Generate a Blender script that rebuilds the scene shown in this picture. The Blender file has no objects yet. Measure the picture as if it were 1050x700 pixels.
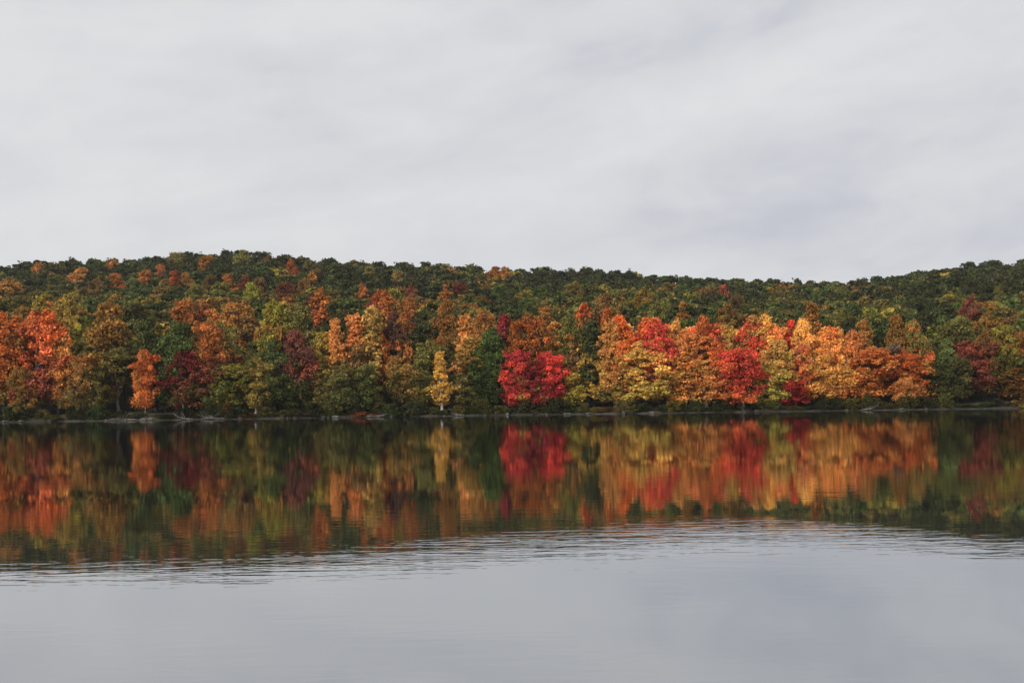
import bpy, math, random
import numpy as np
from mathutils import Matrix, Vector
S = bpy.context.scene
C = S.collection
rng = np.random.default_rng(7)
random.seed(7)

# ------------------------------------------------------------------ camera
CAM_H = 1.7
W_PX, H_PX, F_PX = 1050.0, 700.0, 1458.3          # the photo's frame, a 50 mm lens on 36 mm film
PITCH = math.atan(66.0 / F_PX)
ROLL = math.radians(0.78)
cam_d = bpy.data.cameras.new('camera'); cam = bpy.data.objects.new('camera', cam_d); C.objects.link(cam)
cam_d.lens = 50; cam_d.sensor_width = 36; cam_d.clip_end = 20000; cam_d.clip_start = 0.1
CAM_M = Matrix.Translation((0, 0, CAM_H)) @ Matrix.Rotation(math.pi / 2 + PITCH, 4, 'X') @ Matrix.Rotation(-ROLL, 4, 'Z')
cam.matrix_world = CAM_M
S.camera = cam
R3 = np.array(CAM_M.to_3x3())

def ray(px, py):
    """direction through a pixel of the photo, scaled to one metre of depth in Y"""
    d = R3 @ np.array([(px - W_PX / 2) / F_PX, -(py - H_PX / 2) / F_PX, -1.0])
    return d / d[1]
def proj(P):
    q = R3.T @ (np.asarray(P, float) - np.array([0, 0, CAM_H]))
    return W_PX / 2 + F_PX * q[0] / -q[2], H_PX / 2 - F_PX * q[1] / -q[2]

# ------------------------------------------------------------------ light
SUN_EL, SUN_AZ = 30.0, 222.0                       # azimuth clockwise from +Y (north): behind the camera, to its left
w = bpy.data.worlds.new('World'); S.world = w; w.use_nodes = True
nt = w.node_tree; nt.nodes.clear(); N = nt.nodes.new; L = nt.links.new
out = N('ShaderNodeOutputWorld'); mixs = N('ShaderNodeMixShader')
sky = N('ShaderNodeTexSky'); sky.sky_type = 'NISHITA'; sky.sun_disc = False
sky.sun_elevation = math.radians(SUN_EL); sky.sun_rotation = math.radians(SUN_AZ)
bg1 = N('ShaderNodeBackground'); bg1.inputs['Strength'].default_value = 0.1
L(sky.outputs[0], bg1.inputs[0])
tc = N('ShaderNodeTexCoord'); sep = N('ShaderNodeSeparateXYZ'); L(tc.outputs['Generated'], sep.inputs[0])
def M(op, a, b=None, c=None, nt=nt, clamp=False):
    n = nt.nodes.new('ShaderNodeMath'); n.operation = op; n.use_clamp = clamp
    for i, v in enumerate((a, b, c)):
        if v is None: continue
        if isinstance(v, (int, float)): n.inputs[i].default_value = v
        else: nt.links.new(v, n.inputs[i])
    return n.outputs[0]
# an overcast sheet: broad soft banks leaning up to the right, with finer wisps over them
comb = N('ShaderNodeCombineXYZ'); L(sep.outputs[0], comb.inputs[0]); L(sep.outputs[1], comb.inputs[1]); L(sep.outputs[2], comb.inputs[2])
def cloud(scale, ang, loc, det, rough, dist):
    mp = N('ShaderNodeMapping'); L(comb.outputs[0], mp.inputs[0]); mp.vector_type = 'TEXTURE'
    mp.inputs['Rotation'].default_value = (0, math.radians(-ang), 0); mp.inputs['Scale'].default_value = (1 / scale[0], 1, 1 / scale[1]); mp.inputs['Location'].default_value = loc
    n = N('ShaderNodeTexNoise'); L(mp.outputs[0], n.inputs['Vector']); n.inputs['Scale'].default_value = 1
    n.inputs['Detail'].default_value = det; n.inputs['Roughness'].default_value = rough; n.inputs['Distortion'].default_value = dist
    return n.outputs[0]
c1 = cloud((2.6, 8.5), 7, (.31, 0, .17), 5, .52, .25)
c2 = cloud((9, 20), 9, (.1, 0, .4), 6, .58, .3)
c3 = cloud((1.6, 5.0), 5, (.62, 0, .05), 2, .4, 0)
n1o = M('ADD', M('ADD', M('MULTIPLY', c1, .52), M('MULTIPLY', c2, .24)), M('MULTIPLY', c3, .28))
rp = N('ShaderNodeValToRGB'); L(n1o, rp.inputs[0])
e = rp.color_ramp.elements
e[0].position = 0.405; e[0].color = (0.555, 0.57, 0.625, 1)
e[1].position = 0.585; e[1].color = (0.765, 0.765, 0.77, 1)
m_ = rp.color_ramp.elements.new(0.485); m_.color = (0.675, 0.68, 0.71, 1)
bg2 = N('ShaderNodeBackground'); bg2.inputs['Strength'].default_value = 1.0; L(rp.outputs[0], bg2.inputs[0])
mixs.inputs[0].default_value = 0.95
L(bg1.outputs[0], mixs.inputs[1]); L(bg2.outputs[0], mixs.inputs[2]); L(mixs.outputs[0], out.inputs[0])

sd = bpy.data.lights.new('sun', 'SUN'); sun = bpy.data.objects.new('sun', sd); C.objects.link(sun)
sd.energy = 3.3; sd.angle = math.radians(6); sd.color = (1.0, 0.93, 0.82)
az = math.radians(SUN_AZ); el = math.radians(SUN_EL)
to_sun = Vector((math.sin(az) * math.cos(el), math.cos(az) * math.cos(el), math.sin(el)))
sun.rotation_euler = to_sun.to_track_quat('Z', 'Y').to_euler()
S.view_settings.view_transform = 'Standard'; S.view_settings.look = 'None'
S.view_settings.exposure = 0.0; S.view_settings.gamma = 1.0; S.view_settings.use_curve_mapping = False
cy = S.cycles
cy.max_bounces = 6; cy.diffuse_bounces = 3; cy.glossy_bounces = 3; cy.transmission_bounces = 3; cy.transparent_max_bounces = 4
cy.use_denoising = True
try: cy.denoiser = 'OPENIMAGEDENOISE'; cy.denoising_input_passes = 'RGB_ALBEDO_NORMAL'
except Exception: pass

# ------------------------------------------------------------------ materials
def mat(name):
    m = bpy.data.materials.new(name); m.use_nodes = True; m.node_tree.nodes.clear()
    t = m.node_tree; o = t.nodes.new('ShaderNodeOutputMaterial')
    return m, t, o
def leaf_material(name, per_object):
    m, t, o = mat(name); n = t.nodes.new; l = t.links.new
    def attr(a, ty):
        x = n('ShaderNodeAttribute'); x.attribute_name = a; x.attribute_type = ty; return x
    if per_object:
        A = attr('leaf_a', 'OBJECT').outputs['Vector']; B = attr('leaf_b', 'OBJECT').outputs['Vector']
    else:
        A = attr('leaf_a', 'GEOMETRY').outputs['Vector']; B = attr('leaf_b', 'GEOMETRY').outputs['Vector']
    tone = attr('tone', 'GEOMETRY').outputs['Fac']; val = attr('val', 'GEOMETRY').outputs['Fac']
    mx = n('ShaderNodeMix'); mx.data_type = 'VECTOR'; mx.clamp_factor = True
    l(tone, mx.inputs[0]); l(A, mx.inputs[4]); l(B, mx.inputs[5])
    sc = n('ShaderNodeVectorMath'); sc.operation = 'SCALE'; l(mx.outputs[1], sc.inputs[0]); l(val, sc.inputs['Scale'])
    d = n('ShaderNodeBsdfDiffuse'); tr = n('ShaderNodeBsdfTranslucent'); s = n('ShaderNodeMixShader')
    l(sc.outputs[0], d.inputs[0]); l(sc.outputs[0], tr.inputs[0])
    s.inputs[0].default_value = 0.22; l(d.outputs[0], s.inputs[1]); l(tr.outputs[0], s.inputs[2]); l(s.outputs[0], o.inputs[0])
    return m
LEAF = leaf_material('autumn_leaves', True); LEAFG = leaf_material('woodland_leaves', False)
def bark_material(name, c1, c2, scale):
    m, t, o = mat(name); n = t.nodes.new; l = t.links.new
    tcx = n('ShaderNodeTexCoord'); mpx = n('ShaderNodeMapping'); mpx.inputs['Scale'].default_value = (scale, scale, scale * .35); l(tcx.outputs['Object'], mpx.inputs[0])
    nz = n('ShaderNodeTexNoise'); nz.inputs['Scale'].default_value = 1; nz.inputs['Detail'].default_value = 4; l(mpx.outputs[0], nz.inputs['Vector'])
    r = n('ShaderNodeValToRGB'); r.color_ramp.elements[0].color = (*c1, 1); r.color_ramp.elements[1].color = (*c2, 1)
    r.color_ramp.elements[0].position = .35; r.color_ramp.elements[1].position = .65; l(nz.outputs[0], r.inputs[0])
    b = n('ShaderNodeBsdfPrincipled'); b.inputs['Roughness'].default_value = .85; l(r.outputs[0], b.inputs['Base Color']); l(b.outputs[0], o.inputs[0])
    return m
BARK = bark_material('grey_brown_bark', (.045, .038, .03), (.11, .095, .08), 3)
PALE = bark_material('pale_bark', (.16, .15, .13), (.42, .40, .36), 2.2)
STONE = bark_material('shore_stone', (.05, .046, .04), (.17, .155, .135), 1.6)
def ground_material():
    m, t, o = mat('leaf_litter'); n = t.nodes.new; l = t.links.new
    tcx = n('ShaderNodeTexCoord')
    nz = n('ShaderNodeTexNoise'); nz.inputs['Scale'].default_value = .35; nz.inputs['Detail'].default_value = 8; l(tcx.outputs['Object'], nz.inputs['Vector'])
    r = n('ShaderNodeValToRGB'); e = r.color_ramp.elements
    e[0].position = .35; e[0].color = (.022, .022, .012, 1); e[1].position = .7; e[1].color = (.075, .05, .022, 1); l(nz.outputs[0], r.inputs[0])
    b = n('ShaderNodeBsdfPrincipled'); b.inputs['Roughness'].default_value = 1; l(r.outputs[0], b.inputs['Base Color']); l(b.outputs[0], o.inputs[0])
    return m
GROUND = ground_material()
def bank_material():
    m, t, o = mat('gravel_bank'); n = t.nodes.new; l = t.links.new
    tcx = n('ShaderNodeTexCoord')
    nz = n('ShaderNodeTexNoise'); nz.inputs['Scale'].default_value = .22; nz.inputs['Detail'].default_value = 6; nz.inputs['Roughness'].default_value = .7; l(tcx.outputs['Object'], nz.inputs['Vector'])
    r = n('ShaderNodeValToRGB'); e = r.color_ramp.elements
    e[0].position = .50; e[0].color = (.022, .02, .014, 1); e[1].position = .68; e[1].color = (.12, .108, .09, 1); l(nz.outputs[0], r.inputs[0])
    b = n('ShaderNodeBsdfPrincipled'); b.inputs['Roughness'].default_value = 1; l(r.outputs[0], b.inputs['Base Color']); l(b.outputs[0], o.inputs[0])
    return m
BANK = bank_material()
def water_material():
    m, t, o = mat('lake_water'); n = t.nodes.new; l = t.links.new
    geo = n('ShaderNodeNewGeometry'); sp = n('ShaderNodeSeparateXYZ'); l(geo.outputs['Position'], sp.inputs[0])
    def mm(*a, **k): return M(*a, nt=t, **k)
    def noise(scale, rot, detail, rough=.5, dist=0.0):
        mpx = n('ShaderNodeMapping'); mpx.inputs['Scale'].default_value = (scale[0], scale[1], 1); mpx.inputs['Rotation'].default_value = (0, 0, math.radians(rot))
        l(geo.outputs['Position'], mpx.inputs[0])
        z = n('ShaderNodeTexNoise'); z.noise_dimensions = '2D'; z.inputs['Scale'].default_value = 1; z.inputs['Detail'].default_value = detail; z.inputs['Roughness'].default_value = rough; z.inputs['Distortion'].default_value = dist
        l(mpx.outputs[0], z.inputs['Vector']); return z.outputs[0]
    # where the breeze roughens the surface: broad uneven patches, calmer close by
    patch = noise((.05, .16), 8, 3)
    patch = mm('SMOOTH_MAX', mm('MULTIPLY_ADD', patch, 3.0, -1.15), .12, .2)
    # an old wake crossing the lake as a shallow arc about eighteen metres out
    X_, Y_ = sp.outputs[0], sp.outputs[1]
    arc = n('ShaderNodeMath'); arc.operation = 'SMOOTH_MIN'; arc.inputs[2].default_value = 2.0
    l(mm('MULTIPLY_ADD', X_, .58, 17.5), arc.inputs[0]); l(mm('MULTIPLY_ADD', X_, -1.30, 23.4), arc.inputs[1])
    wig = mm('MULTIPLY_ADD', noise((.35, .2), 0, 2), 2.4, -1.2)
    dd = mm('DIVIDE', mm('ADD', mm('SUBTRACT', Y_, arc.outputs[0]), wig), 2.1)
    wake = mm('POWER', 2.71828, mm('MULTIPLY', mm('MULTIPLY', dd, dd), -1))
    wr = n('ShaderNodeMapRange'); l(X_, wr.inputs[0]); wr.inputs[1].default_value = -5; wr.inputs[2].default_value = 2; wr.inputs[3].default_value = .65; wr.inputs[4].default_value = 1.55
    patch = mm('MAXIMUM', mm('MULTIPLY', patch, .36), mm('MULTIPLY', wake, wr.outputs[0]))
    near = n('ShaderNodeMapRange'); l(sp.outputs[1], near.inputs[0]); near.interpolation_type = 'SMOOTHSTEP'
    near.inputs[1].default_value = 10; near.inputs[2].default_value = 13.5; near.inputs[3].default_value = 2.1; near.inputs[4].default_value = 1
    rip1 = noise((1.5, 3.7), -18, 2.5, .5, .5)             # wavelets about a third of a metre apart, crests across the view
    rip2 = noise((.35, 1.1), 7, 1.5, .4)                 # longer lazy swell
    rip3 = noise((3.2, 7.5), 4, 2)                       # fine ripple
    h = mm('ADD', mm('ADD', mm('MULTIPLY', rip1, .0038), mm('MULTIPLY', rip2, .0032)), mm('MULTIPLY', rip3, .0009))
    far = n('ShaderNodeMapRange'); l(sp.outputs[1], far.inputs[0]); far.interpolation_type = 'SMOOTHSTEP'
    far.inputs[1].default_value = 19; far.inputs[2].default_value = 70; far.inputs[3].default_value = .95; far.inputs[4].default_value = .46
    h = mm('MULTIPLY', h, mm('MULTIPLY', mm('MULTIPLY', patch, near.outputs[0]), far.outputs[0]))
    bp = n('ShaderNodeBump'); bp.inputs['Strength'].default_value = 1; bp.inputs['Distance'].default_value = 1; l(h, bp.inputs['Height'])
    rg = n('ShaderNodeMapRange'); l(sp.outputs[1], rg.inputs[0]); rg.interpolation_type = 'SMOOTHSTEP'
    rg.inputs[1].default_value = 16; rg.inputs[2].default_value = 60; rg.inputs[3].default_value = .015; rg.inputs[4].default_value = .034
    b = n('ShaderNodeBsdfPrincipled'); b.inputs['Base Color'].default_value = (.014, .017, .017, 1)
    b.inputs['IOR'].default_value = 1.4; l(rg.outputs[0], b.inputs['Roughness']); l(bp.outputs[0], b.inputs['Normal'])
    g = n('ShaderNodeBsdfGlossy'); g.inputs[0].default_value = (.71, .73, .75, 1); l(rg.outputs[0], g.inputs['Roughness']); l(bp.outputs[0], g.inputs['Normal'])
    ms = n('ShaderNodeMixShader'); ms.inputs[0].default_value = .58; l(b.outputs[0], ms.inputs[1]); l(g.outputs[0], ms.inputs[2]); l(ms.outputs[0], o.inputs[0])
    return m
WATER = water_material()

# ------------------------------------------------------------------ mesh helpers
def mesh_from(name, V, F, mats, fmi=None, attrs=None, smooth=False):
    V = np.asarray(V, np.float32); F = np.asarray(F, np.int32); k = F.shape[1]
    me = bpy.data.meshes.new(name)
    me.vertices.add(len(V)); me.vertices.foreach_set('co', V.ravel())
    me.loops.add(F.size); me.loops.foreach_set('vertex_index', F.ravel())
    me.polygons.add(len(F)); me.polygons.foreach_set('loop_start', np.arange(0, F.size, k, dtype=np.int32))
    for m in mats: me.materials.append(m)
    if fmi is not None: me.polygons.foreach_set('material_index', fmi)
    if smooth: me.polygons.foreach_set('use_smooth', np.ones(len(F), bool))
    me.update(calc_edges=True)
    for a, (ty, data) in (attrs or {}).items():
        at = me.attributes.new(a, ty, 'POINT')
        at.data.foreach_set('vector' if ty == 'FLOAT_VECTOR' else 'value', np.asarray(data, np.float32).ravel())
    return me
def link(name, data, parent=None, kind=None):
    o = bpy.data.objects.new(name, data); C.objects.link(o)
    if parent is not None: o.parent = parent
    if kind: o['kind'] = kind
    return o

# ------------------------------------------------------------------ land
RIDGE = [(-400, 268), (-100, 264), (0, 266), (100, 263), (200, 259), (240, 257), (300, 263), (400, 267), (500, 271), (600, 277), (700, 284), (760, 287), (850, 288), (900, 284), (940, 276), (1000, 267), (1050, 266), (1200, 262), (1500, 272)]
RD, TOPH = 640.0, 14.5
_px = np.array([p[0] for p in RIDGE], float)
_el = np.array([ray(*p)[2] for p in RIDGE]); _az = np.array([ray(*p)[0] for p in RIDGE])
def wob(x, ks):
    return sum(a * np.sin(x * k + p) for a, k, p in ks)
def shore_y(X):
    X = np.asarray(X, float)
    return 256 + wob(X, [(2.4, .031, 1.0), (1.3, .083, 2.2), (.7, .21, .4)]) + 5 / (1 + np.exp(-(X - 82) / 7))
def ground_z(X, Y):
    X = np.asarray(X, float); Y = np.asarray(Y, float)
    ys = shore_y(X)
    a = X / np.maximum(Y, 150)
    zr = CAM_H + RD * np.interp(a, _az, _el) - TOPH
    t = (Y - ys) / (RD - ys)
    hill = zr * np.clip(t, 0, 1) ** 1.05 + .35 + wob(X * .7 + Y * .4, [(.7, .045, .3), (.5, .11, 1.9)]) * np.clip((Y - ys) / 60, 0, 1)
    hill = hill - np.clip(Y - RD, 0, None) * .09 * np.clip((Y - RD) / 120, 0, 1)
    edge = np.clip((Y - ys) / 2.0, -1, 1)                 # the bank rises out of the lake over two metres
    z = np.where(Y >= ys + 2, hill, hill * 0 + edge * .35 + np.where(edge >= 0, 0, edge * 1.5))
    return np.where(Y < 3, -1.85 + np.clip((3 - Y) / 3, 0, 1) * 2.0, z)
ys_list = np.concatenate([[-80, -20, -3, 0, 3, 60, 180, 235], np.arange(240, 285, .8), np.arange(285, 380, 5), np.arange(380, 900, 12), [950, 1050, 1200, 1500]])
xs_list = np.concatenate([np.arange(-1100, -170, 30), np.arange(-170, 200, 1.8), np.arange(200, 1130, 30)])
GX, GY = np.meshgrid(xs_list, ys_list)
GZ = ground_z(GX, GY)
nx, ny = len(xs_list), len(ys_list)
idx = np.arange(nx * ny).reshape(ny, nx)
Fq = np.stack([idx[:-1, :-1], idx[:-1, 1:], idx[1:, 1:], idx[1:, :-1]], -1).reshape(-1, 4)
link('ground', mesh_from('ground', np.stack([GX, GY, GZ], -1).reshape(-1, 3), Fq, [GROUND], smooth=True), kind='structure')
# gravel margin: a low strip of pale stones along the water's edge
bx = np.arange(-175, 205, .5); rows = []
for k, (dy, dz) in enumerate([(-.5, -.12), (.15, .03), (.55, .07), (1.1, .14), (2.0, .37)]):
    yy = shore_y(bx) + dy + rng.normal(0, .05, len(bx))
    rows.append(np.stack([bx, yy, dz + (rng.random(len(bx)) * .07 if k in (1, 2, 3) else 0) + 0 * bx], -1))
V = np.stack(rows).reshape(-1, 3); nb = len(bx)
idx = np.arange(5 * nb).reshape(5, nb)
Fq = np.stack([idx[:-1, :-1], idx[:-1, 1:], idx[1:, 1:], idx[1:, :-1]], -1).reshape(-1, 4)
link('shore_gravel', mesh_from('shore_gravel', V, Fq, [BANK]), kind='structure')
WV = [(-1100, -40, 0), (1100, -40, 0), (1100, 420, 0), (-1100, 420, 0)]
link('lake_water', mesh_from('lake_water', WV, [(0, 1, 2, 3)], [WATER]), kind='structure')

# ------------------------------------------------------------------ trees: shapes
def tube(pts, rads, sides):
    pts = np.asarray(pts, float); n = len(pts); V = []
    for i in range(n):
        d = pts[min(i + 1, n - 1)] - pts[max(i - 1, 0)]; d = d / (np.linalg.norm(d) + 1e-9)
        u = np.cross(d, [0.3, 1, 0.1]); u /= np.linalg.norm(u) + 1e-9; v = np.cross(d, u)
        for k in range(sides):
            t = 2 * math.pi * k / sides
            V.append(pts[i] + rads[i] * (math.cos(t) * u + math.sin(t) * v))
    F = [(i * sides + k, i * sides + (k + 1) % sides, (i + 1) * sides + (k + 1) % sides, (i + 1) * sides + k) for i in range(n - 1) for k in range(sides)]
    return V, F
PROFILE = {
    'round':  lambda u: np.sin(np.pi * np.clip(.12 + .80 * u, 0, 1)) ** .62,
    'dome':   lambda u: np.clip(1 - np.clip(u - .25, 0, 1) ** 2 / .58, 0, 1) ** .55 * np.clip(.6 + u * 1.6, 0, 1),
    'layer':  lambda u: np.clip(1 - (np.abs(u - .36) / np.where(u < .36, .62, .68)) ** 2.3, .02, 1) ** .6,
    'column': lambda u: np.clip(1.02 - u, 0, 1) ** .55 * np.clip(.45 + u * 2, 0, 1),
    'cone':   lambda u: np.clip(1.02 - u, 0, 1) ** .95 * np.clip(.7 + u * 3, 0, 1),
}
def leaves(cent, rad, flat, per, size, r, bottom=.3):
    """leaf sprays scattered through flattened boughs; returns points, faces and the two tones"""
    n = len(cent); K = n * per
    ci = np.repeat(np.arange(n), per)
    d = r.normal(size=(K, 3)); d /= np.linalg.norm(d, axis=1)[:, None]
    dn = r.random(K) > bottom; d[:, 2] = np.where(dn, np.abs(d[:, 2]), -np.abs(d[:, 2]))
    rr = r.random(K) ** .33
    off = d * rr[:, None] * rad[ci][:, None]; off[:, 2] *= flat
    P = cent[ci] + off + r.normal(0, .10, (K, 3))
    # outer rim hangs a little
    P[:, 2] -= .10 * (off[:, 0] ** 2 + off[:, 1] ** 2) / np.maximum(rad[ci], .1)
    nrm = d * .55 + r.normal(0, .6, (K, 3)) + np.array([0, 0, .35]); nrm /= np.linalg.norm(nrm, axis=1)[:, None]
    u = np.cross(nrm, r.normal(size=(K, 3))); u /= np.linalg.norm(u, axis=1)[:, None] + 1e-9; v = np.cross(nrm, u)
    s = size * (.6 + .8 * r.random(K)); s = s[:, None]; asp = (.45 + .3 * r.random(K))[:, None]
    V = np.stack([P - u * s, P - v * s * asp + nrm * s * .12, P + u * s, P + v * s * asp], 1).reshape(-1, 3)
    F = np.arange(K * 4).reshape(K, 4)
    return V, F, ci
def crown_shape(seed, H, R, base, prof, nclump, per, size, flat=.5, bough=.30, hole=.0, lump=.30):
    r = np.random.default_rng(seed)
    z0, z1 = base * H, H
    u = (np.arange(nclump) + r.random(nclump)) / nclump
    u = u ** .9
    th = np.arange(nclump) * 2.39996 + r.normal(0, .45, nclump)
    env = PROFILE[prof](u)
    ph = r.random(6) * 6.28
    env = env * (1 + lump * np.sin(2 * th + ph[0] + u * 4) + lump * .7 * np.sin(3 * th + ph[1] - u * 7))
    inner = r.random(nclump) < .22
    rho = R * env * np.where(inner, .15 + .45 * r.random(nclump), .62 + .22 * r.random(nclump))
    c = np.stack([rho * np.cos(th), rho * np.sin(th), z0 + (z1 - z0) * u * .95], 1)
    c[:, :2] += r.normal(0, .05 * R, (nclump, 2))
    if prof in ('layer', 'dome', 'round') and nclump > 60:        # several leaders of unequal height, so the outline breaks up
        nl = int(r.integers(3, 6)); la = r.random() * 6.28 + np.arange(nl) * 6.28 / nl + r.normal(0, .4, nl)
        ld = R * r.uniform(.28, .48, nl); lh = r.uniform(.68, 1.0, nl); lh[r.integers(nl)] = 1.0; ld[np.argmax(lh)] *= .35
        li = r.integers(0, nl, nclump); c[:, :2] *= .68
        c[:, 0] += ld[li] * np.cos(la[li]) * (.35 + .65 * np.sin(np.pi * np.clip(u * .8 + .15, 0, 1))); c[:, 1] += ld[li] * np.sin(la[li]) * (.35 + .65 * np.sin(np.pi * np.clip(u * .8 + .15, 0, 1)))
        c[:, 2] = z0 + (c[:, 2] - z0) * lh[li]
        ltone = r.normal(0, .22, nl)[li]
    else: ltone = np.zeros(nclump)
    c[:, 0] += r.normal(0, .10) * R * u
    keep = r.random(nclump) >= hole; ltone = ltone[keep]; c = c[keep]; u = u[keep]; n = len(c)
    rad = R * bough * np.clip(np.exp(r.normal(-.02, .38, n)), .4, 1.8) * (1.05 - .42 * u)
    V, F, ci = leaves(c, rad, flat, per, size, r)
    ctone = np.clip(r.normal(.0, .42, n), -1, 1)
    thc = np.arctan2(c[:, 1], c[:, 0])
    ctone = ctone + ltone + (0.60 - u) * 1.0 + .22 * np.sin(thc * 1.0 + ph[2]) + .25
    if nclump > 60:                                     # loose twigs standing out past the boughs
        m = 110; k_ = r.integers(0, n, m); dv = r.normal(size=(m, 3)); dv[:, :2] += c[k_, :2] / R * 1.6; dv[:, 2] += .5; dv /= np.linalg.norm(dv, axis=1)[:, None]
        c2_ = c[k_] + dv * (rad[k_] * r.uniform(.85, 1.45, m))[:, None] * [1, 1, .8]
        V2, F2, ci2 = leaves(c2_, np.full(m, R * .07) * r.uniform(.6, 1.5, m), 1.1, 22, size * .8, r)
        F = np.concatenate([F, F2 + len(V)]); V = np.concatenate([V, V2]); ci = np.concatenate([ci, k_[ci2]])
    K = len(ci)
    tone = np.clip(ctone[ci] + r.normal(0, .22, K), 0, 1)
    cval = np.exp(r.normal(0, .16, n))
    val = np.clip(cval[ci] * np.exp(r.normal(0, .22, K)), .35, 2.0)
    V[:, 2] = np.minimum(V[:, 2], H * 1.02)
    return V, F, np.repeat(tone, 4), np.repeat(val, 4), c, rad
def trunk_shape(seed, H, R, base, cl, fork=False, girth=1.0):
    r = np.random.default_rng(seed + 99)
    V, F = [], []
    def add(vf):
        b = len(V); V.extend(vf[0]); F.extend([tuple(i + b for i in f) for f in vf[1]])
    top = .76 * H; n = 9
    bend = r.normal(0, .018 * H, 2)
    spine = np.array([[bend[0] * math.sin(3.1 * t), bend[1] * math.sin(2.3 * t), t * top - .6 * (t == 0)] for t in np.linspace(0, 1, n)])
    r0 = girth * (.14 + .011 * H)
    if fork:                                            # short bole opening into a vase of pale rising limbs
        r0 *= .72; spine = spine * np.array([1, 1, .40])
    add(tube(spine, r0 * (1.0 - (.88 if not fork else .5) * np.linspace(0, 1, n)) * np.where(np.arange(n) == 0, 1.35, 1), 7))
    if fork:
        for k in range(6):
            an = k * 1.05 + r.normal(0, .2); b = spine[5 + k % 3]; up = H * r.uniform(.38, .55); o_ = R * r.uniform(.35, .8)
            P = [b + np.array([math.cos(an) * o_ * t ** 1.2, math.sin(an) * o_ * t ** 1.2, up * t]) + r.normal(0, .12, 3) * (0 < t < 1) for t in (0, .25, .5, .75, 1)]
            add(tube(P, r0 * np.array([.48, .38, .28, .18, .06]), 5))
    pick = r.permutation(len(cl))[:26]
    for i in (pick if not fork else pick[:0]):
        c = cl[i]; zt = max(.22 * H, c[2] - .28 * np.hypot(c[0], c[1]) - .08 * H); zt = min(zt, .74 * H)
        k = zt / top * (n - 1); a = int(k); b = spine[a] + (spine[min(a + 1, n - 1)] - spine[a]) * (k - a)
        mid = b * .5 + c * .5 + [0, 0, -.03 * H]
        add(tube([b, mid, c], [r0 * .34, r0 * .22, r0 * .06], 5))
    return V, F
# key: profile, H, R, base, clumps, sprays per clump, spray size, flat, bough, hole
KIND = {
    'maple':  ('layer', 16, 4.6, .13, 140, 132, .215, .80, .235, .04),
    'wide':   ('dome', 16, 5.6, .16, 140, 136, .235, .74, .235, .04),
    'tall':   ('round', 18, 3.2, .14, 120, 120, .21, .72, .31, .05),
    'slim':   ('column', 15, 1.9, .10, 62, 90, .22, .55, .50, .04),
    'sparse': ('round', 16, 3.6, .44, 80, 75, .20, .50, .28, .08),
    'cone':   ('cone', 16, 3.6, .05, 120, 75, .24, .32, .30, .0),
    'oak':    ('dome', 15, 5.4, .25, 85, 110, .33, .60, .31, .0),
    'shrub':  ('dome', 3, 2.0, .0, 34, 60, .15, .70, .42, .0),
}
LIB = {}
for ki, (k, a) in enumerate(KIND.items()):
    for v in range(4 if k != 'oak' else 5):
        prof, H, R, base, nc, per, size, flat, bough, hole = a
        V, F, tone, val, cl, rad = crown_shape(100 * ki + v, H, R, base, prof, nc, per, size, flat, bough, hole)
        cm = mesh_from(k + '_crown', V, F, [LEAF], attrs={'tone': ('FLOAT', tone), 'val': ('FLOAT', val)})
        fk = k == 'sparse' and v % 2 == 0
        tv, tf = trunk_shape(100 * ki + v, H, R, base, cl, fork=fk)
        tm = mesh_from(k + '_trunk', tv, tf, [BARK], smooth=True); tp = mesh_from(k + '_pale_trunk', tv, tf, [PALE], smooth=True)
        if k == 'shrub': tm = None
        LIB[(k, v)] = (cm, tm, tp, H, R)

# leaf colours: (mostly, partly), and the word for them
PAL = {
    'scarlet':  ((.64, .085, .050), (.58, .19, .05)),
    'crimson':  ((.36, .042, .045), (.20, .08, .04)),
    'orange-red': ((.66, .180, .050), (.50, .21, .05)),
    'orange':   ((.73, .30, .080), (.53, .25, .060)),
    'amber':    ((.78, .42, .118), (.60, .31, .075)),
    'golden':   ((.73, .43, .100), (.54, .30, .070)),
    'yellow-green': ((.46, .37, .07), (.25, .235, .05)),
    'olive':    ((.185, .158, .045), (.110, .105, .032)),
    'green':    ((.100, .122, .036), (.070, .082, .026)),
    'light green': ((.14, .185, .058), (.09, .12, .04)),
    'dark green': ((.060, .066, .026), (.078, .076, .027)),
    'brown':    ((.25, .150, .050), (.15, .115, .036)),
    'rusty':    ((.42, .20, .050), (.24, .15, .040)),
    'maroon':   ((.15, .060, .044), (.11, .07, .040)),
    'red-brown': ((.30, .085, .048), (.16, .09, .042)),
    'tan':      ((.32, .22, .14), (.22, .16, .10)),
}
# (x, y of top, width, colour, shape, front?, brightness (leaf tone with sun and shade put in), own second colour, landmark phrase)
HAND = []
def T(x, y, wd, col, shape, front=0, br=1.0, col2=None, lm=None, pale=False):
    HAND.append(dict(x=x, y=y, w=wd, col=col, shape=shape, front=front, br=br, col2=col2, lm=lm, pale=pale))
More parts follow.
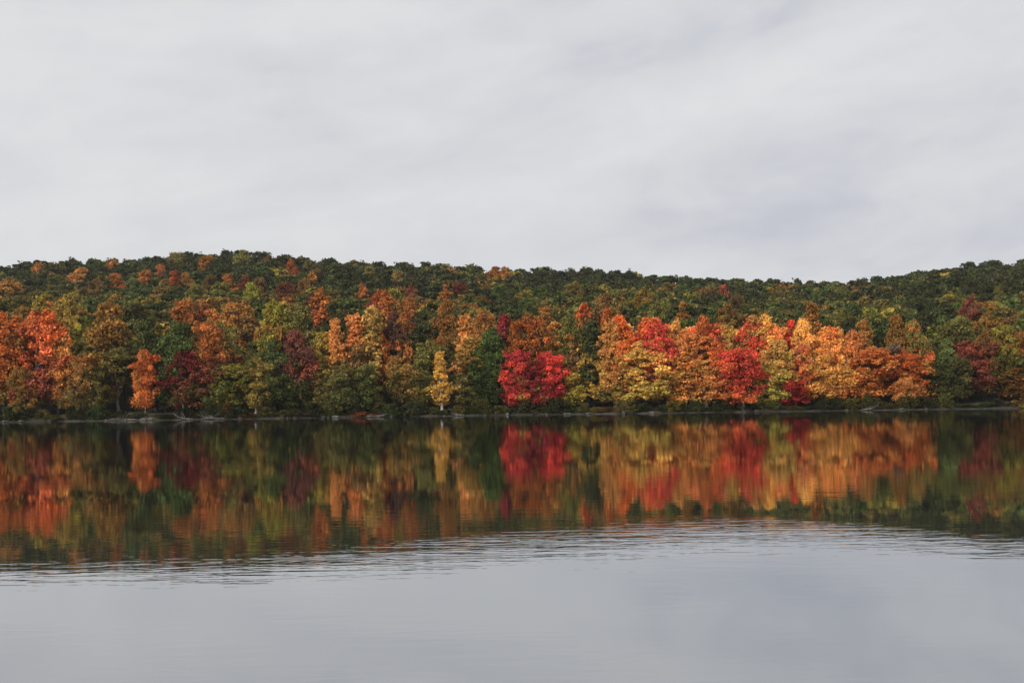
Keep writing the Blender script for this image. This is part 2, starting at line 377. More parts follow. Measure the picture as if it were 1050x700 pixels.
# --- left shore
T(4, 318, 44, 'orange-red', 'maple', 1, .85, 'brown', 'the red-topped maple at the left frame edge')
T(40, 314, 44, 'orange-red', 'maple', 1, 1.1, 'red-brown', 'the big orange-red maple near the left edge', pale=True)
T(60, 341, 26, 'orange', 'tall', 1, .85, 'brown')
T(78, 360, 22, 'rusty', 'tall', 1, .9, 'olive')
T(72, 328, 26, 'yellow-green', 'tall', 0, .7); T(105, 306, 32, 'rusty', 'tall', 0, .9, 'brown')
T(122, 350, 38, 'olive', 'sparse', 1, .8, None, 'the pale-trunked forked tree', pale=True)
T(149, 357, 23, 'orange-red', 'maple', 1, .75, 'orange', 'the small orange-red maple on the left shore')
T(140, 301, 42, 'green', 'tall', 0, 1.25); T(174, 328, 28, 'green', 'tall', 0, .9); T(160, 322, 24, 'green', 'tall', 0, 1)
T(12, 286, 38, 'amber', 'wide', 0, .45, 'olive'); T(40, 299, 24, 'yellow-green', 'wide', 0, .6); T(68, 302, 30, 'yellow-green', 'wide', 0, .5, 'green')
T(60, 281, 30, 'olive', 'wide', 0, .9); T(98, 285, 24, 'brown', 'wide'); T(115, 300, 22, 'rusty', 'wide', 0, .9)
T(75, 273, 28, 'amber', 'wide', 0, .5, 'brown'); T(38, 269, 13, 'orange', 'wide', 0, .6); T(115, 267, 17, 'orange', 'wide', 0, .6)
T(122, 279, 24, 'orange', 'wide', 0, .45, 'red-brown'); T(148, 275, 20, 'orange', 'wide', 0, .6); T(166, 270, 20, 'orange', 'wide', 0, .55); T(178, 276, 15, 'orange-red', 'wide', 0, .6)
T(141, 284, 28, 'light green', 'wide', 0, .8); T(165, 285, 26, 'brown', 'wide', 0, .9, 'green')
T(88, 330, 30, 'olive', 'tall', 0, .9); T(100, 340, 26, 'green', 'tall', 0, .7)
T(24, 372, 22, 'rusty', 'maple', 1, .8, 'olive'); T(95, 372, 22, 'olive', 'tall', 1, .7); T(170, 365, 22, 'green', 'tall', 1, .7)
# --- left centre
T(180, 306, 15, 'orange', 'slim', 0, .7); T(190, 304, 13, 'orange', 'slim', 0, .7, None, 'the thin orange spire tree'); T(206, 313, 28, 'rusty', 'tall', 0, 1.0, 'orange')
T(181, 322, 32, 'green', 'tall', 0, 1.1, 'light green')
T(189, 356, 30, 'crimson', 'maple', 1, .5, 'olive', 'the red-topped olive maple'); T(214, 359, 36, 'red-brown', 'maple', 1, .8, 'green', 'the half red half green maple')
T(248, 306, 44, 'rusty', 'wide', 0, 1.05, 'brown', 'the big rusty domed oak'); T(240, 369, 28, 'yellow-green', 'maple', 1, .42, 'green')
T(281, 344, 32, 'light green', 'tall', 1, .8, 'green', 'the light green tree beside the maroon maple', pale=True); T(262, 366, 26, 'amber', 'tall', 1, .32, 'olive', pale=True)
T(258, 288, 30, 'yellow-green', 'wide', 0, .6, 'olive'); T(225, 288, 28, 'olive', 'wide', 0, 1.1); T(200, 290, 28, 'olive', 'wide', 0, 1.1)
T(283, 305, 24, 'yellow-green', 'tall', 0, .5); T(280, 322, 20, 'rusty', 'tall', 0, .8); T(308, 336, 32, 'maroon', 'wide', 0, 1.1, 'red-brown', 'the maroon maple')
T(313, 308, 40, 'olive', 'wide', 0, 1, 'green'); T(336, 337, 22, 'amber', 'tall', 0, .6, 'yellow-green'); T(346, 323, 13, 'orange', 'tall', 0, .95)
T(290, 288, 28, 'red-brown', 'wide', 0, .8); T(310, 284, 20, 'rusty', 'wide', 0, .8); T(320, 278, 14, 'orange', 'wide', 0, .55); T(315, 298, 15, 'maroon', 'wide', 0, .9); T(327, 294, 17, 'orange', 'wide', 0, .55)
T(300, 265, 17, 'orange-red', 'wide', 0, .55); T(212, 261, 24, 'orange', 'wide', 0, .5); T(183, 257, 26, 'olive', 'wide', 0, 1); T(245, 256, 28, 'olive', 'wide', 0, 1.0); T(308, 262, 10, 'olive', 'wide')
T(195, 277, 20, 'rusty', 'wide', 0, .75); T(211, 280, 18, 'brown', 'wide'); T(230, 279, 22, 'rusty', 'wide', 0, .7); T(250, 281, 20, 'red-brown', 'wide', 0, .7); T(268, 283, 22, 'brown', 'wide')
T(325, 366, 30, 'olive', 'tall', 1, .8, 'green'); T(300, 384, 24, 'green', 'maple', 1, .7); T(350, 368, 30, 'olive', 'tall', 1, .8, 'green')
T(228, 376, 24, 'yellow-green', 'tall', 1, .4, 'olive')
# --- centre
T(366, 320, 20, 'orange', 'wide', 0, .85, 'amber', 'the bright orange pair of crowns'); T(352, 307, 26, 'dark green', 'wide', 0, 1.1); T(378, 311, 22, 'amber', 'tall', 0, .6, 'yellow-green')
T(401, 317, 22, 'maroon', 'wide', 0, 1.0, None, 'the dark maroon crown above the shore trees'); T(392, 339, 24, 'orange-red', 'tall', 0, .55, 'rusty'); T(410, 347, 24, 'orange', 'tall', 0, .55, 'olive')
T(365, 348, 34, 'brown', 'maple', 0, .9, 'olive'); T(432, 316, 26, 'dark green', 'oak', 0, 1.1); T(455, 306, 30, 'rusty', 'wide', 0, .7, 'olive'); T(420, 303, 32, 'rusty', 'wide', 0, .85)
T(372, 290, 15, 'orange', 'wide', 0, .65); T(388, 296, 22, 'orange-red', 'wide', 0, .5); T(401, 295, 14, 'orange', 'wide', 0, .6); T(458, 290, 17, 'orange', 'wide', 0, .65); T(421, 291, 14, 'red-brown', 'wide', 0, 1.0)
T(382, 272, 22, 'olive', 'wide', 0, 1.1); T(406, 277, 20, 'olive', 'wide', 0, 1.2); T(505, 273, 26, 'orange-red', 'wide', 0, .4); T(519, 272, 13, 'orange', 'wide', 0, .5)
T(478, 320, 17, 'amber', 'wide', 0, .7, 'orange'); T(495, 318, 28, 'rusty', 'wide', 0, 1.0); T(513, 321, 16, 'crimson', 'wide', 0, .95, None, 'the small crimson crown'); T(503, 335, 30, 'green', 'tall', 0, 1.1)
T(479, 341, 36, 'amber', 'sparse', 1, .42, 'olive', 'the broad olive-gold tree', pale=True); T(453, 357, 13, 'golden', 'slim', 1, .8, 'golden', 'the slim golden birch', pale=True)
T(430, 342, 30, 'olive', 'tall', 0, 1); T(412, 360, 28, 'amber', 'tall', 1, .35, 'olive'); T(385, 387, 10, 'orange', 'slim', 1, .8); T(350, 366, 26, 'yellow-green', 'tall', 1, .42, 'olive')
T(372, 372, 28, 'olive', 'tall', 1, .8, 'green'); T(395, 372, 24, 'yellow-green', 'tall', 1, .45, 'olive', pale=True); T(432, 370, 26, 'olive', 'tall', 1, .8, 'yellow-green'); T(500, 372, 26, 'green', 'tall', 1, .7); T(470, 380, 22, 'olive', 'maple', 1, .9)
# --- right of centre
T(545, 321, 42, 'orange-red', 'wide', 0, .62, 'brown', 'the broad orange-red dome'); T(566, 327, 26, 'rusty', 'wide', 0, 1.0); T(533, 354, 28, 'crimson', 'maple', 1, 1.35, 'scarlet', 'the crimson maple', pale=True)
T(568, 359, 26, 'scarlet', 'maple', 1, .85, 'crimson'); T(551, 364, 24, 'crimson', 'tall', 1, .8, 'yellow-green', 'the crimson and green maple')
T(585, 338, 20, 'rusty', 'tall', 0, .8, 'tan'); T(606, 326, 30, 'dark green', 'cone', 0, 1.0, None, 'the dark pointed hemlock'); T(608, 358, 29, 'golden', 'maple', 1, .62, 'golden', 'the golden maple')
T(625, 326, 18, 'orange', 'tall', 0, .75); T(641, 320, 28, 'orange-red', 'wide', 0, .85, 'orange'); T(658, 322, 22, 'orange', 'tall', 0, .8); T(676, 325, 36, 'scarlet', 'wide', 0, .95, 'scarlet', 'the big scarlet dome')
T(643, 345, 22, 'orange', 'tall', 0, .75, 'yellow-green'); T(661, 347, 40, 'golden', 'maple', 1, .75, 'yellow-green', 'the broad golden-green maple'); T(600, 310, 20, 'orange-red', 'wide', 0, .55); T(622, 312, 13, 'orange-red', 'wide', 0, .6)
T(556, 311, 15, 'orange', 'wide', 0, .5); T(575, 320, 20, 'olive', 'wide', 0, 1.3); T(590, 288, 28, 'brown', 'wide', 0, .9); T(613, 298, 28, 'brown', 'wide', 0, 1); T(668, 305, 26, 'olive', 'wide', 0, 1.1)
T(517, 274, 12, 'orange', 'wide', 0, .5); T(660, 292, 20, 'rusty', 'wide', 0, .6); T(585, 372, 26, 'rusty', 'tall', 1, .8, 'yellow-green'); T(630, 372, 22, 'orange', 'tall', 1, .6, 'yellow-green')
T(694, 326, 18, 'amber', 'tall', 0, .85, 'orange'); T(718, 321, 22, 'orange-red', 'wide', 0, .9); T(705, 334, 28, 'orange', 'tall', 0, .75); T(735, 328, 20, 'red-brown', 'tall', 0, 1.3, 'orange-red')
T(748, 330, 16, 'amber', 'tall', 0, .8, 'golden'); T(764, 327, 28, 'scarlet', 'tall', 0, 1.0, 'scarlet', 'the tall scarlet maple'); T(738, 347, 24, 'orange-red', 'tall', 1, .7, 'red-brown'); T(760, 352, 34, 'scarlet', 'maple', 1, .85, 'orange-red', 'the scarlet maple at the waterline')
T(700, 358, 36, 'rusty', 'maple', 1, 1.0, 'orange', 'the rusty maple'); T(724, 366, 30, 'orange', 'maple', 1, .75, 'yellow-green'); T(772, 320, 22, 'rusty', 'wide', 0, .9); T(786, 320, 22, 'amber', 'tall', 0, .95, 'orange', 'the tall amber maple')
T(798, 327, 22, 'orange', 'tall', 0, .95, 'amber'); T(811, 325, 17, 'scarlet', 'tall', 0, .75, 'crimson'); T(818, 352, 20, 'red-brown', 'tall', 1, 1.4, 'orange-red'); T(826, 325, 24, 'amber', 'tall', 0, .9, 'orange')
T(841, 330, 28, 'orange', 'tall', 0, .95, 'amber'); T(851, 334, 16, 'orange-red', 'tall', 0, .85); T(785, 364, 26, 'yellow-green', 'maple', 1, 1.1, 'yellow-green', 'the bright yellow-green maple'); T(800, 345, 24, 'amber', 'tall', 1, .75, 'yellow-green')
T(814, 388, 24, 'scarlet', 'maple', 1, .6, 'crimson', 'the low red maple at the waterline'); T(839, 352, 34, 'amber', 'maple', 1, .8, 'orange', 'the broad amber maple'); T(863, 366, 26, 'golden', 'maple', 1, .8, 'orange'); T(680, 372, 28, 'golden', 'maple', 1, .55, 'orange')
T(698, 307, 16, 'rusty', 'wide', 0, .8); T(742, 292, 14, 'red-brown', 'wide', 0, .9); T(748, 300, 22, 'brown', 'wide', 0, .9); T(742, 310, 18, 'rusty', 'wide', 0, .6); T(832, 308, 16, 'rusty', 'wide', 0, .8)
# --- right
T(856, 333, 22, 'orange', 'tall', 0, .9, 'amber'); T(871, 336, 28, 'orange', 'tall', 0, .75, 'tan', 'the pale orange tall maple'); T(893, 352, 34, 'orange-red', 'maple', 1, .62, 'orange', 'the red-orange cone-shaped maple'); T(912, 350, 22, 'tan', 'sparse', 1, .6, None, 'the half-bare grey tree', pale=True)
T(930, 358, 26, 'orange-red', 'tall', 1, .6, 'rusty'); T(946, 358, 26, 'rusty', 'maple', 1, 1.0, 'orange'); T(929, 378, 18, 'orange', 'maple', 1, .75); T(966, 345, 17, 'light green', 'tall', 0, 1.0, None, 'the small light green crown')
T(968, 368, 28, 'green', 'tall', 1, .7); T(981, 362, 24, 'dark green', 'tall', 1, 1.1, 'olive'); T(991, 345, 34, 'red-brown', 'tall', 0, .95, 'maroon', 'the dark red maple on the right shore'); T(1006, 346, 28, 'red-brown', 'wide', 0, .75, 'olive'); T(1022, 330, 28, 'yellow-green', 'wide', 0, .4, 'olive')
T(1044, 338, 28, 'rusty', 'wide', 0, .7); T(1030, 356, 40, 'olive', 'wide', 0, .7); T(1041, 372, 32, 'rusty', 'tall', 1, .45); T(1010, 374, 30, 'olive', 'tall', 1, .7); T(1050, 360, 30, 'olive', 'tall', 1, .6)
T(984, 392, 26, 'dark green', 'maple', 1, 1.2)
T(995, 302, 18, 'red-brown', 'wide', 0, .9); T(1015, 306, 26, 'rusty', 'wide', 0, .55); T(925, 318, 24, 'rusty', 'wide', 0, .6); T(888, 325, 18, 'rusty', 'wide', 0, .7); T(940, 326, 22, 'olive', 'wide', 0, 1.1)

def colours(col, col2, br):
    j = np.exp(rng.normal(0, .06, 3)) * math.exp(rng.normal(0, .07))
    a = np.array(PAL[col][0]) * br * j
    if col2 is None and col in ('orange', 'amber', 'golden', 'scarlet', 'orange-red', 'rusty') and rng.random() < .45: return a, np.array(PAL[['yellow-green', 'olive', 'red-brown'][rng.integers(3)]][0]) * j
    b = np.array(PAL[col2][0] if col2 else PAL[col][1]) * (br if not col2 or sum(PAL[col2][0]) > .35 else 1) * j
    return a, b
def species(col, shape):
    if shape in ('slim', 'sparse'): return 'birch'
    if shape == 'cone': return 'hemlock'
    if shape == 'oak' or col in ('olive', 'green', 'dark green', 'brown', 'light green', 'tan'): return 'oak'
    return 'maple'
TREES = []
def place(x, y, wd, col, shape, front, br, col2, lm, pale):
    d = ray(x, y)
    if front:
        Y = float(shore_y(d[0] * 260)) + rng.uniform(3.5, 11) * (.55 if col in ('scarlet', 'crimson') else 1) + (0 if y > 345 else 3)
        z = float(ground_z(d[0] * Y, Y)); H = CAM_H + d[2] * Y - z
    else:
        H = {'wide': 15, 'oak': 14, 'tall': 17, 'slim': 14, 'maple': 15, 'cone': 18, 'sparse': 14}[shape] * rng.uniform(.92, 1.08) * (1 if y < 292 else 1.22 if shape != 'cone' else 1.1)
        Y = float(shore_y(d[0] * 260)) + 10
        while Y < RD and float(ground_z(d[0] * Y, Y)) + H < CAM_H + d[2] * Y: Y += 1.5
        if Y >= RD: Y = RD - 4
        z = float(ground_z(d[0] * Y, Y)); H = min(CAM_H + d[2] * Y - z, 23)
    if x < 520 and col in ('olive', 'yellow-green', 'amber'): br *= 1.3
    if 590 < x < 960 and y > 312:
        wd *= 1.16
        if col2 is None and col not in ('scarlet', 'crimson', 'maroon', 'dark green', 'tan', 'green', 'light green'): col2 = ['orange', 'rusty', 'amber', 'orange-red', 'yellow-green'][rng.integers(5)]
    if 600 < x < 895 and y > 312: br = br * 1.22          # sunlight on the stand right of centre, put into its leaf colour
    R = wd * (.80 if front else .74 if y > 292 else .60) * Y / F_PX
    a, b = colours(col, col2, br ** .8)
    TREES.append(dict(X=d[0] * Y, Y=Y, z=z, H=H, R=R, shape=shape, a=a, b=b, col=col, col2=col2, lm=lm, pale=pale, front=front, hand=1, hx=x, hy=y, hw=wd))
for t in HAND: place(t["x"], t["y"], t["w"], t["col"], t["shape"], t["front"], t["br"], t["col2"], t["lm"], t["pale"])

# the wood filling the rest of the slope
def fill_colour(px, py, dry):
    """what grows where: dark oak wood on the upper slope, cloud shade put into its green, mixed lower down"""
    up = np.clip((310 - py) / 40, 0, 1)
    left = np.clip((640 - px) / 300, 0, 1)
    if up > .55 and rng.random() < .55: return 'dark green'  # dark green here also carries the cloud shade over the hill
    p = {'dark green': 1.2 + 7.5 * up + 2.2 * (1 - left), 'green': 1.6 + 1.6 * up + 1.2 * (1 - left), 'olive': 3.2, 'brown': 1.0 + .6 * left * (1 - up),
         'rusty': .35 + 1.4 * left * (1 - up), 'yellow-green': .5 + .7 * left * (1 - up), 'orange': .1 + .35 * left * (1 - .6 * up), 'red-brown': .15 + .2 * left * (1 - up)}
    ks = sorted(p, key=lambda k: ['orange', 'red-brown', 'rusty', 'brown', 'olive', 'yellow-green', 'green', 'dark green'].index(k)); v = np.array([p[k] for k in ks]); v = np.cumsum(v / v.sum())
    f = .5 + .5 * math.tanh(1.6 * (math.sin(px * .031 + 1.3 + py * .05) * .6 + math.sin(px * .073 - py * .16 + .4) * .5 + math.sin(px * .017 + py * .21) * .4))
    q = f + rng.normal(0, .24); q = q if 0 < q < 1 else rng.random()
    return ks[int(min(np.searchsorted(v, q), len(ks) - 1))]
pts = [(t['X'], t['Y'], t['R']) for t in TREES]
HX = np.array([(t['hx'], t['hy'], t['hw'], t['Y'], t['H'] * F_PX / t['Y']) for t in TREES])
Y = 262.0
while Y < 900:
    sp = 6.5 + (Y - 262) * .008 if Y < RD else 12
    xr = Y * .40 + 12
    X = -xr + rng.uniform(0, sp)
    while X < xr + (10 if Y > 300 else 0):
        x_, y_ = X + rng.normal(0, sp * .22), Y + rng.normal(0, sp * .22)
        X += sp * 1.12
        if y_ < float(shore_y(x_)) + 7: continue
        if any(abs(x_ - q[0]) < .72 * (q[2] + sp * .45) and abs(y_ - q[1]) < 4.2 for q in pts): continue
        z = float(ground_z(x_, y_)); low = y_ < float(shore_y(x_)) + 26
        H = rng.uniform(9, 12.5) if low else rng.uniform(11, 15.5)
        px, py = proj((x_, y_, z + H))
        if not low and y_ < RD:                                   # do not hide the crowns read from the photo
            H = min(H, 14.5)
        col = fill_colour(px, py, 0)
        if low: col = ['dark green', 'green', 'olive', 'olive', 'brown', 'rusty'][rng.integers(6)]
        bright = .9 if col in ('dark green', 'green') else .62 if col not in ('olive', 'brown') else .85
        if 592 < px < 958 and y_ < float(shore_y(x_)) + 42:        # the sunlit stand of maples on the right, its sunlight put into leaf brightness
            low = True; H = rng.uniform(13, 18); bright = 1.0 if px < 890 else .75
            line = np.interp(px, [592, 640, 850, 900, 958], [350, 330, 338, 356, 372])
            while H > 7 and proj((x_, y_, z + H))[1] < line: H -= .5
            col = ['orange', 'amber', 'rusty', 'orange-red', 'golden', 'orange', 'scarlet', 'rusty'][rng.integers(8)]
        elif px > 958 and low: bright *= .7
        # leave the crowns read from the photo standing clear of the ones in front of them
        q = HX[(np.abs(HX[:, 0] - px) < HX[:, 2] * .5) & (HX[:, 3] > y_ - 2)]
        if len(q):
            cap = (q[:, 1] + np.minimum(.55 * q[:, 4], np.where(q[:, 1] > 292, 46, 16))).max()
            while H > 5.5 and proj((x_, y_, z + H))[1] < cap: H -= .4
            if H <= 5.5: continue
        elif y_ > RD - 45 and rng.random() < .12: H += rng.uniform(.5, 1.8)
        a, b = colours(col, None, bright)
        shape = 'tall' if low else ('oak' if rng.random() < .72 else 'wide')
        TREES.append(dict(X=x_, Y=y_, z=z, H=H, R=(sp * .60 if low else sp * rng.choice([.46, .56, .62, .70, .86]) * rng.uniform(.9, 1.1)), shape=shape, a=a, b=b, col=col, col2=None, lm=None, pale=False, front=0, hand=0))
        pts.append((x_, y_, sp * .5)) if False else None
    Y += sp * .92

# how much of each crown shows from the photograph's side: far ones first, near ones over them
SH = (350, 525); idm = -np.ones(SH, int)
yy, xx = np.mgrid[0:SH[0], 0:SH[1]]
TREES.sort(key=lambda t: -t['Y'])
for i, t in enumerate(TREES):
    cx, ty = proj((t['X'], t['Y'], t['z'] + t['H'])); _, by = proj((t['X'], t['Y'], t['z'] + t['H'] * .15))
    t['px'], t['top'] = cx, ty
    rw = t['R'] * F_PX / t['Y'] / 2; cyy = (ty + by) / 4; rh = (by - ty) / 4; c2 = cx / 2
    x0, x1 = max(0, int(c2 - rw)), min(SH[1], int(c2 + rw) + 2); y0, y1 = max(0, int(cyy - rh)), min(SH[0], int(cyy + rh) + 2)
    if x0 >= x1 or y0 >= y1: continue
    s = (slice(y0, y1), slice(x0, x1)); mk = ((xx[s] - c2) / rw) ** 2 + ((yy[s] - cyy) / rh) ** 2 < 1
    idm[s][mk] = i
cnt = np.bincount(idm[idm >= 0], minlength=len(TREES))
for i, t in enumerate(TREES):
    t['seen'] = int(cnt[i])
    if cnt[i]:
        q = np.argwhere(idm == i).mean(0) * 2; t['vx'], t['vy'] = float(q[1]), float(q[0])
    else: t['vx'], t['vy'] = t['px'], t['top'] + 8
order = sorted(range(len(TREES)), key=lambda i: -(cnt[i] + (1e5 if TREES[i]['lm'] else 0)))
single = [i for i in order if cnt[i] >= 6][:298]
print('TREES', len(TREES), 'visible', int((cnt > 3).sum()), 'single', len(single), 'least', cnt[single[-1]])

# ------------------------------------------------------------------ labels
LMS = [t for t in TREES if t['lm']]
used = set()
def band(t):
    sh = t['Y'] - float(shore_y(t['X']))
    if sh < 9: return 'at the waterline'
    if sh < 45: return 'just behind the shore trees'
    if t['Y'] > RD - 45: return 'on the ridge against the sky'
    return 'on the lower slope' if t['Y'] < 400 else 'on the middle slope' if t['Y'] < 500 else 'on the upper slope'
def colour_word(t):
    c = t['col']
    if t['col2'] and t['col2'] != c: return c + ' and ' + t['col2']
    return c
SHAPEW = {'wide': 'round-crowned', 'tall': 'tall', 'slim': 'slender', 'maple': 'spreading', 'sparse': 'thin-leaved', 'cone': 'pointed', 'oak': 'dome-crowned', 'shrub': 'low'}
def size_word(w): return 'small' if w < 15 else 'large' if w > 30 else 'medium'
def label_for(t, noun, bnd, most=17):
    s = size_word(2 * t['R'] * F_PX / t['Y'])
    near = sorted(LMS, key=lambda m: (m['px'] - t['vx']) ** 2 + .35 * (m['top'] + 15 - t['vy']) ** 2)
    for m in near[:7]:
        dx = t['vx'] - m['px']; dy = t['vy'] - (m['top'] + 12)
        ax = abs(dx); side = 'left' if dx < 0 else 'right'
        far = 'just' if ax < 14 else 'a little' if ax < 28 else 'well' if ax < 60 else 'far'
        if ax < 5: rels = ['straight above' if dy < -6 else 'straight below' if dy > 6 else 'right in front of']
        elif dy < -14 and ax < 45: rels = [f'{far} {side} of and above', f'up {side} from']
        else: rels = [f'{far} {side} of']
        for rel in rels:
            for desc in (f"{s} {colour_word(t)} {noun} {bnd}", f"{SHAPEW[t['shape']]} {colour_word(t)} {noun} {bnd}", f"{s} {SHAPEW[t['shape']]} {colour_word(t)} {noun} {bnd}", f"{s} {colour_word(t)} {noun}"):
                lab = f"{desc}, {rel} {m['lm'].replace('the ', 'the ', 1)}"
                if lab not in used and len(lab.split()) <= 16:
                    used.add(lab); return lab
    k = 2
    while True:
        m = near[0]; lab = f"{s} {colour_word(t)} {noun}, {['second','third','fourth','fifth','sixth','seventh','eighth','ninth','tenth'][min(k-2,8)]} such crown outward from {m['lm']}"
        if lab not in used or k > 11: used.add(lab); return lab
        k += 1
EXTRA = {'birch': 'birch', 'maple': 'maple', 'oak': 'oak', 'hemlock': 'hemlock'}

# ------------------------------------------------------------------ trees: objects
def nearest_shape(t):
    k = t['shape']; asp = t['R'] / t['H']
    if k == 'oak': return 'oak' if asp > .26 else 'tall'
    if k in ('wide', 'maple', 'tall') and asp < .15: return 'slim'
    if k == 'tall' and asp > .21: return 'maple'
    if k == 'wide' and asp < .22: return 'tall'
    return k
def build_tree(t):
    k = nearest_shape(t); v = int(rng.integers(5 if k == 'oak' else 4))
    if k == 'sparse': v = 0 if t['px'] < 300 else 2 if t['px'] < 600 else 1
    cm, tm, tp, H, R = LIB[(k, v)]
    sp = species(t['col'], t['shape'])
    o = link(sp + '_tree', None); o.empty_display_size = 1
    o.location = (t['X'], t['Y'], t['z'] - .1); o.rotation_euler = (rng.normal(0, .05), rng.normal(0, .05), rng.uniform(0, 6.28))
    sx = t['R'] / R; o.scale = (sx * rng.uniform(.94, 1.06), sx * rng.uniform(.94, 1.06), t['H'] / H)
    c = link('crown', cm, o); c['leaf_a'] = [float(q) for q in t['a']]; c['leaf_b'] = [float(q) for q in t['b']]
    link('trunk', tp if t['pale'] else tm, o)
    if t['lm']:
        n_ = t['lm'][4:]
        has = any(w_ in n_ for w_ in ('tree', 'maple', 'oak', 'birch', 'hemlock', 'crown'))
        lab = f"{n_} {band(t)}" if 'shore' not in n_ and 'waterline' not in n_ else f"{n_}, {SHAPEW[t['shape']]}"
        if not has: lab = n_ + ' of a ' + sp + ' ' + band(t)
        o['label'] = lab; used.add(lab)
    else: o['label'] = label_for(t, sp, band(t))
    o['category'] = 'tree'
    b_ = band(t)
    o['group'] = 'autumn trees lining the shore' if 'waterline' in b_ or 'shore' in b_ else 'autumn trees on the hillside'
    return o
single_set = set(single)
for i in sorted(single, key=lambda i: (not TREES[i]['lm'], TREES[i]['vx'])): build_tree(TREES[i])

# the rest of the wood as one mass
rest = [t for i, t in enumerate(TREES) if i not in single_set]
FAR = []
for v in range(6):
    V, F, tone, val, cl, rad = crown_shape(900 + v, 15, 5.4, .25, 'dome', 48, 26, .58, .6, .34, 0)
    tv, tf = trunk_shape(900 + v, 15, 5.4, .25, cl[:0])
    FAR.append((V, tone, val, np.array(tv), np.array(tf)))
vs, aa, bb, tn, vl, tvs, tfs, base = [], [], [], [], [], [], [], 0
for t in rest:
    V, tone, val, tv, tf = FAR[rng.integers(6)]
    an = rng.uniform(0, 6.28); c_, s_ = math.cos(an), math.sin(an); Rm = np.array([[c_, -s_, 0], [s_, c_, 0], [0, 0, 1]])
    sc = np.array([t['R'] / 5.4, t['R'] / 5.4, t['H'] / 15]); off = np.array([t['X'], t['Y'], t['z'] - .1])
    vs.append((V * sc) @ Rm.T + off); n = len(V)
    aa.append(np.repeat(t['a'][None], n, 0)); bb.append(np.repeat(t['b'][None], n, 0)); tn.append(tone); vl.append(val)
    tvs.append((tv * sc) @ Rm.T + off); tfs.append(tf + base); base += len(tv)
Vc = np.concatenate(vs); nc_ = len(Vc); Vt = np.concatenate(tvs); Ft = np.concatenate(tfs) + nc_
Fc = np.arange(nc_).reshape(-1, 4)
z_ = np.zeros((len(Vt), 3)); z1_ = np.zeros(len(Vt))
fm = np.concatenate([np.zeros(len(Fc), np.int32), np.ones(len(Ft), np.int32)])
me = mesh_from('hillside_woodland', np.concatenate([Vc, Vt]), np.concatenate([Fc, Ft]), [LEAFG, BARK], fm,
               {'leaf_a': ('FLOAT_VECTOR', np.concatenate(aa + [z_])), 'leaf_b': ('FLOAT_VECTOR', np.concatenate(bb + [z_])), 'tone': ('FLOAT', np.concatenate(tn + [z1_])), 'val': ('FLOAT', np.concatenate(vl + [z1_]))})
wd = link('hillside_woodland', me, kind='stuff')
wd['label'] = 'mass of smaller far green and brown crowns filling the gaps up the hillside'; wd['category'] = 'woodland'

# ------------------------------------------------------------------ undergrowth along the water
x = -8.0
while x < 1062:
    d = ray(x, 425); Yb = float(shore_y(d[0] * 258)) + rng.uniform(1.2, 2.8)
    bright = 590 < x < 880
    col = ['dark green', 'green', 'dark green', 'olive', 'green', 'olive', 'yellow-green' if rng.random() < .5 else 'dark green', 'rusty' if rng.random() < .35 else 'green'][rng.integers(8)]
    wpx = rng.uniform(14, 27); H = rng.uniform(.8, 3.0) * (.75 if bright else 1); R = wpx * .5 * Yb / F_PX
    a, b = colours(col, None, .5 if col in ('olive', 'dark green', 'green') else .3)  # leaf colour darkened to paint in the shade below the crowns
    t = dict(X=d[0] * Yb, Y=Yb, z=.25, H=H, R=R, shape='shrub', a=a, b=b, col=col, col2=None)
    _, tp_ = proj((t['X'], Yb, H)); t['vx'], t['vy'] = x, tp_ + 6
    cm, _, _, h0, r0 = LIB[('shrub', int(rng.integers(4)))]
    o = link('shrub', cm); o.location = (t['X'], Yb, .15); o.rotation_euler = (0, 0, rng.uniform(0, 6.28)); o.scale = (R / r0, R / r0, H / h0)
    o['leaf_a'] = [float(q) for q in a]; o['leaf_b'] = [float(q) for q in b]
    o['label'] = label_for(t, 'shrub', 'at the waterline'); o['category'] = 'shrub'; o['group'] = 'shrubs along the waterline'
    x += wpx * rng.uniform(.45, 1.0)

# boulders on the margin
def rock_mesh(seed):
    import bmesh
    r = np.random.default_rng(seed); bm = bmesh.new(); bmesh.ops.create_icosphere(bm, subdivisions=2, radius=1)
    ph = r.random(9) * 6
    for v in bm.verts:
        c = v.co; f = 1 + .22 * math.sin(3 * c.x + ph[0]) + .18 * math.sin(4 * c.y + ph[1]) + .16 * math.sin(5 * c.z + ph[2]) + r.normal(0, .05)
        v.co = Vector((c.x * f * 1.3, c.y * f * .9, max(c.z * f, -.5) * .62))
    m = bpy.data.meshes.new('boulder'); bm.to_mesh(m); bm.free(); m.materials.append(STONE); return m
ROCKS = [rock_mesh(s) for s in range(4)]
rx = [6, 22, 50, 108, 132, 138, 146, 153, 196, 212, 228, 246, 296, 303, 331, 336, 344, 380, 402, 455, 470, 498, 520, 560, 582, 604, 640, 668, 700, 764, 776, 868, 890, 926, 950]
for i, px in enumerate(rx):
    d = ray(px, 428); s = rng.uniform(.14, .40); Yb = float(shore_y(d[0] * 258)) + rng.uniform(-.2, .5)
    o = link('boulder', ROCKS[i % 4]); o.location = (d[0] * Yb, Yb, .1 + .15 * s); o.scale = (s * rng.uniform(1, 1.7), s, s); o.rotation_euler = (0, 0, rng.normal(0, .4))
    t = dict(X=d[0] * Yb, Y=Yb, R=s * 1.3, col='pale grey', col2=None, vx=px, vy=430, shape='shrub')
    o['label'] = label_for(t, 'boulder', 'on the shore'); o['category'] = 'rock'; o['group'] = 'boulders along the shore'

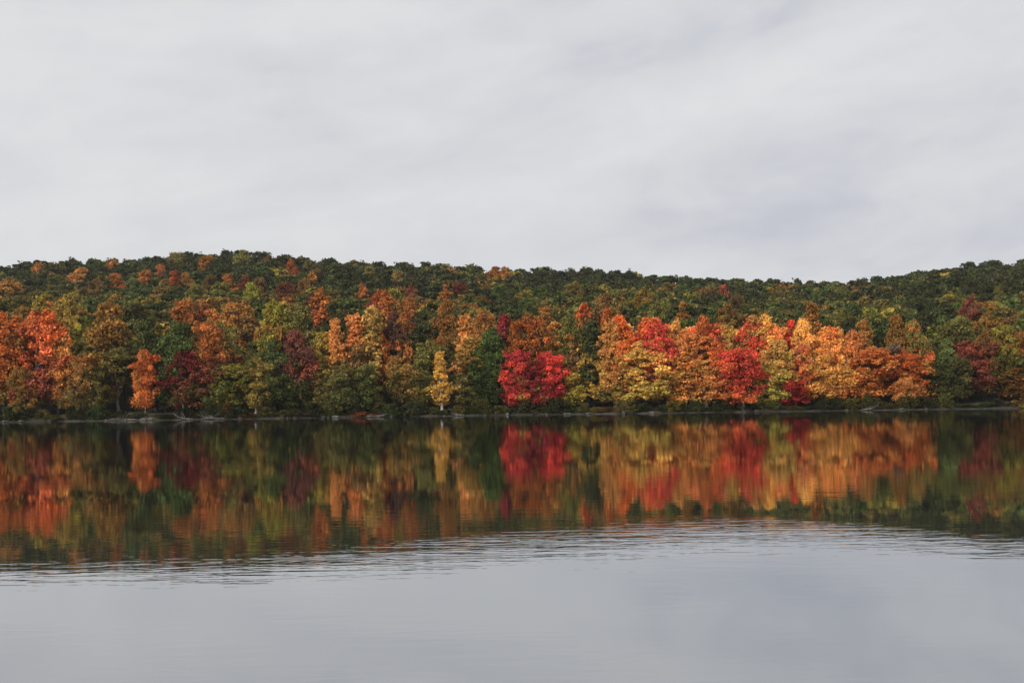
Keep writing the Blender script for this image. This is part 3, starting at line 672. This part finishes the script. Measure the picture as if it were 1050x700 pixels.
# driftwood and fallen limbs at the water's edge
def limb_mesh(seed):
    r = np.random.default_rng(seed); V, F = [], []
    def add(vf):
        b = len(V); V.extend(vf[0]); F.extend([tuple(i + b for i in f) for f in vf[1]])
    L_ = r.uniform(3.5, 6)
    main = np.array([[t * L_, .3 * math.sin(t * 4 + seed), .15 + .9 * t * t] for t in np.linspace(0, 1, 8)])
    add(tube(main, np.linspace(.15, .04, 8), 7))
    for k in range(6):
        b = main[2 + k % 5]; d = np.array([r.uniform(.3, 1.2), r.uniform(-.6, .6), r.uniform(.3, 1.6)])
        add(tube([b, b + d * .5 + [0, 0, .1], b + d], [.06, .04, .015], 5))
    return mesh_from('fallen_limb', V, F, [STONE], smooth=True)
LB = [limb_mesh(k) for k in range(3)]
for i, (px, ang) in enumerate([(112, .5), (196, 2.8), (206, .2), (226, 3.3), (292, 1.9), (384, .3), (476, 2.6), (548, 1.2), (884, .2)]):
    d = ray(px, 428); Yb = float(shore_y(d[0] * 258)) - .2
    o = link('fallen_limb', LB[i % 3]); o.location = (d[0] * Yb, Yb, .05); o.rotation_euler = (0, 0, ang); o.scale = (.8, .8, .8)
    t = dict(X=d[0] * Yb, Y=Yb, R=2, col='grey', col2=None, vx=px, vy=430, shape='slim')
    o['label'] = label_for(t, 'fallen limb', 'at the water edge'); o['category'] = 'fallen limb'; o['group'] = 'fallen limbs along the shore'

# thin autumn air between the camera and the far ridge
def box(x0, x1, y0, y1, z0, z1):
    V = [(x, y, z) for x in (x0, x1) for y in (y0, y1) for z in (z0, z1)]
    return V, [(0, 1, 3, 2), (4, 6, 7, 5), (0, 4, 5, 1), (2, 3, 7, 6), (0, 2, 6, 4), (1, 5, 7, 3)]
hm = bpy.data.materials.new('autumn_air'); hm.use_nodes = True; hm.node_tree.nodes.clear()
ho = hm.node_tree.nodes.new('ShaderNodeOutputMaterial'); hv = hm.node_tree.nodes.new('ShaderNodeVolumePrincipled')
hv.inputs['Color'].default_value = (.86, .90, .96, 1); hv.inputs['Density'].default_value = .00007; hv.inputs['Anisotropy'].default_value = .2
hm.node_tree.links.new(hv.outputs[0], ho.inputs['Volume'])
V, F = box(-1150, 1150, -120, 1550, float(GZ.min()) - 1, float(GZ.max()) + 25)
hz = link('haze', mesh_from('haze', V, F, [hm]), kind='stuff')
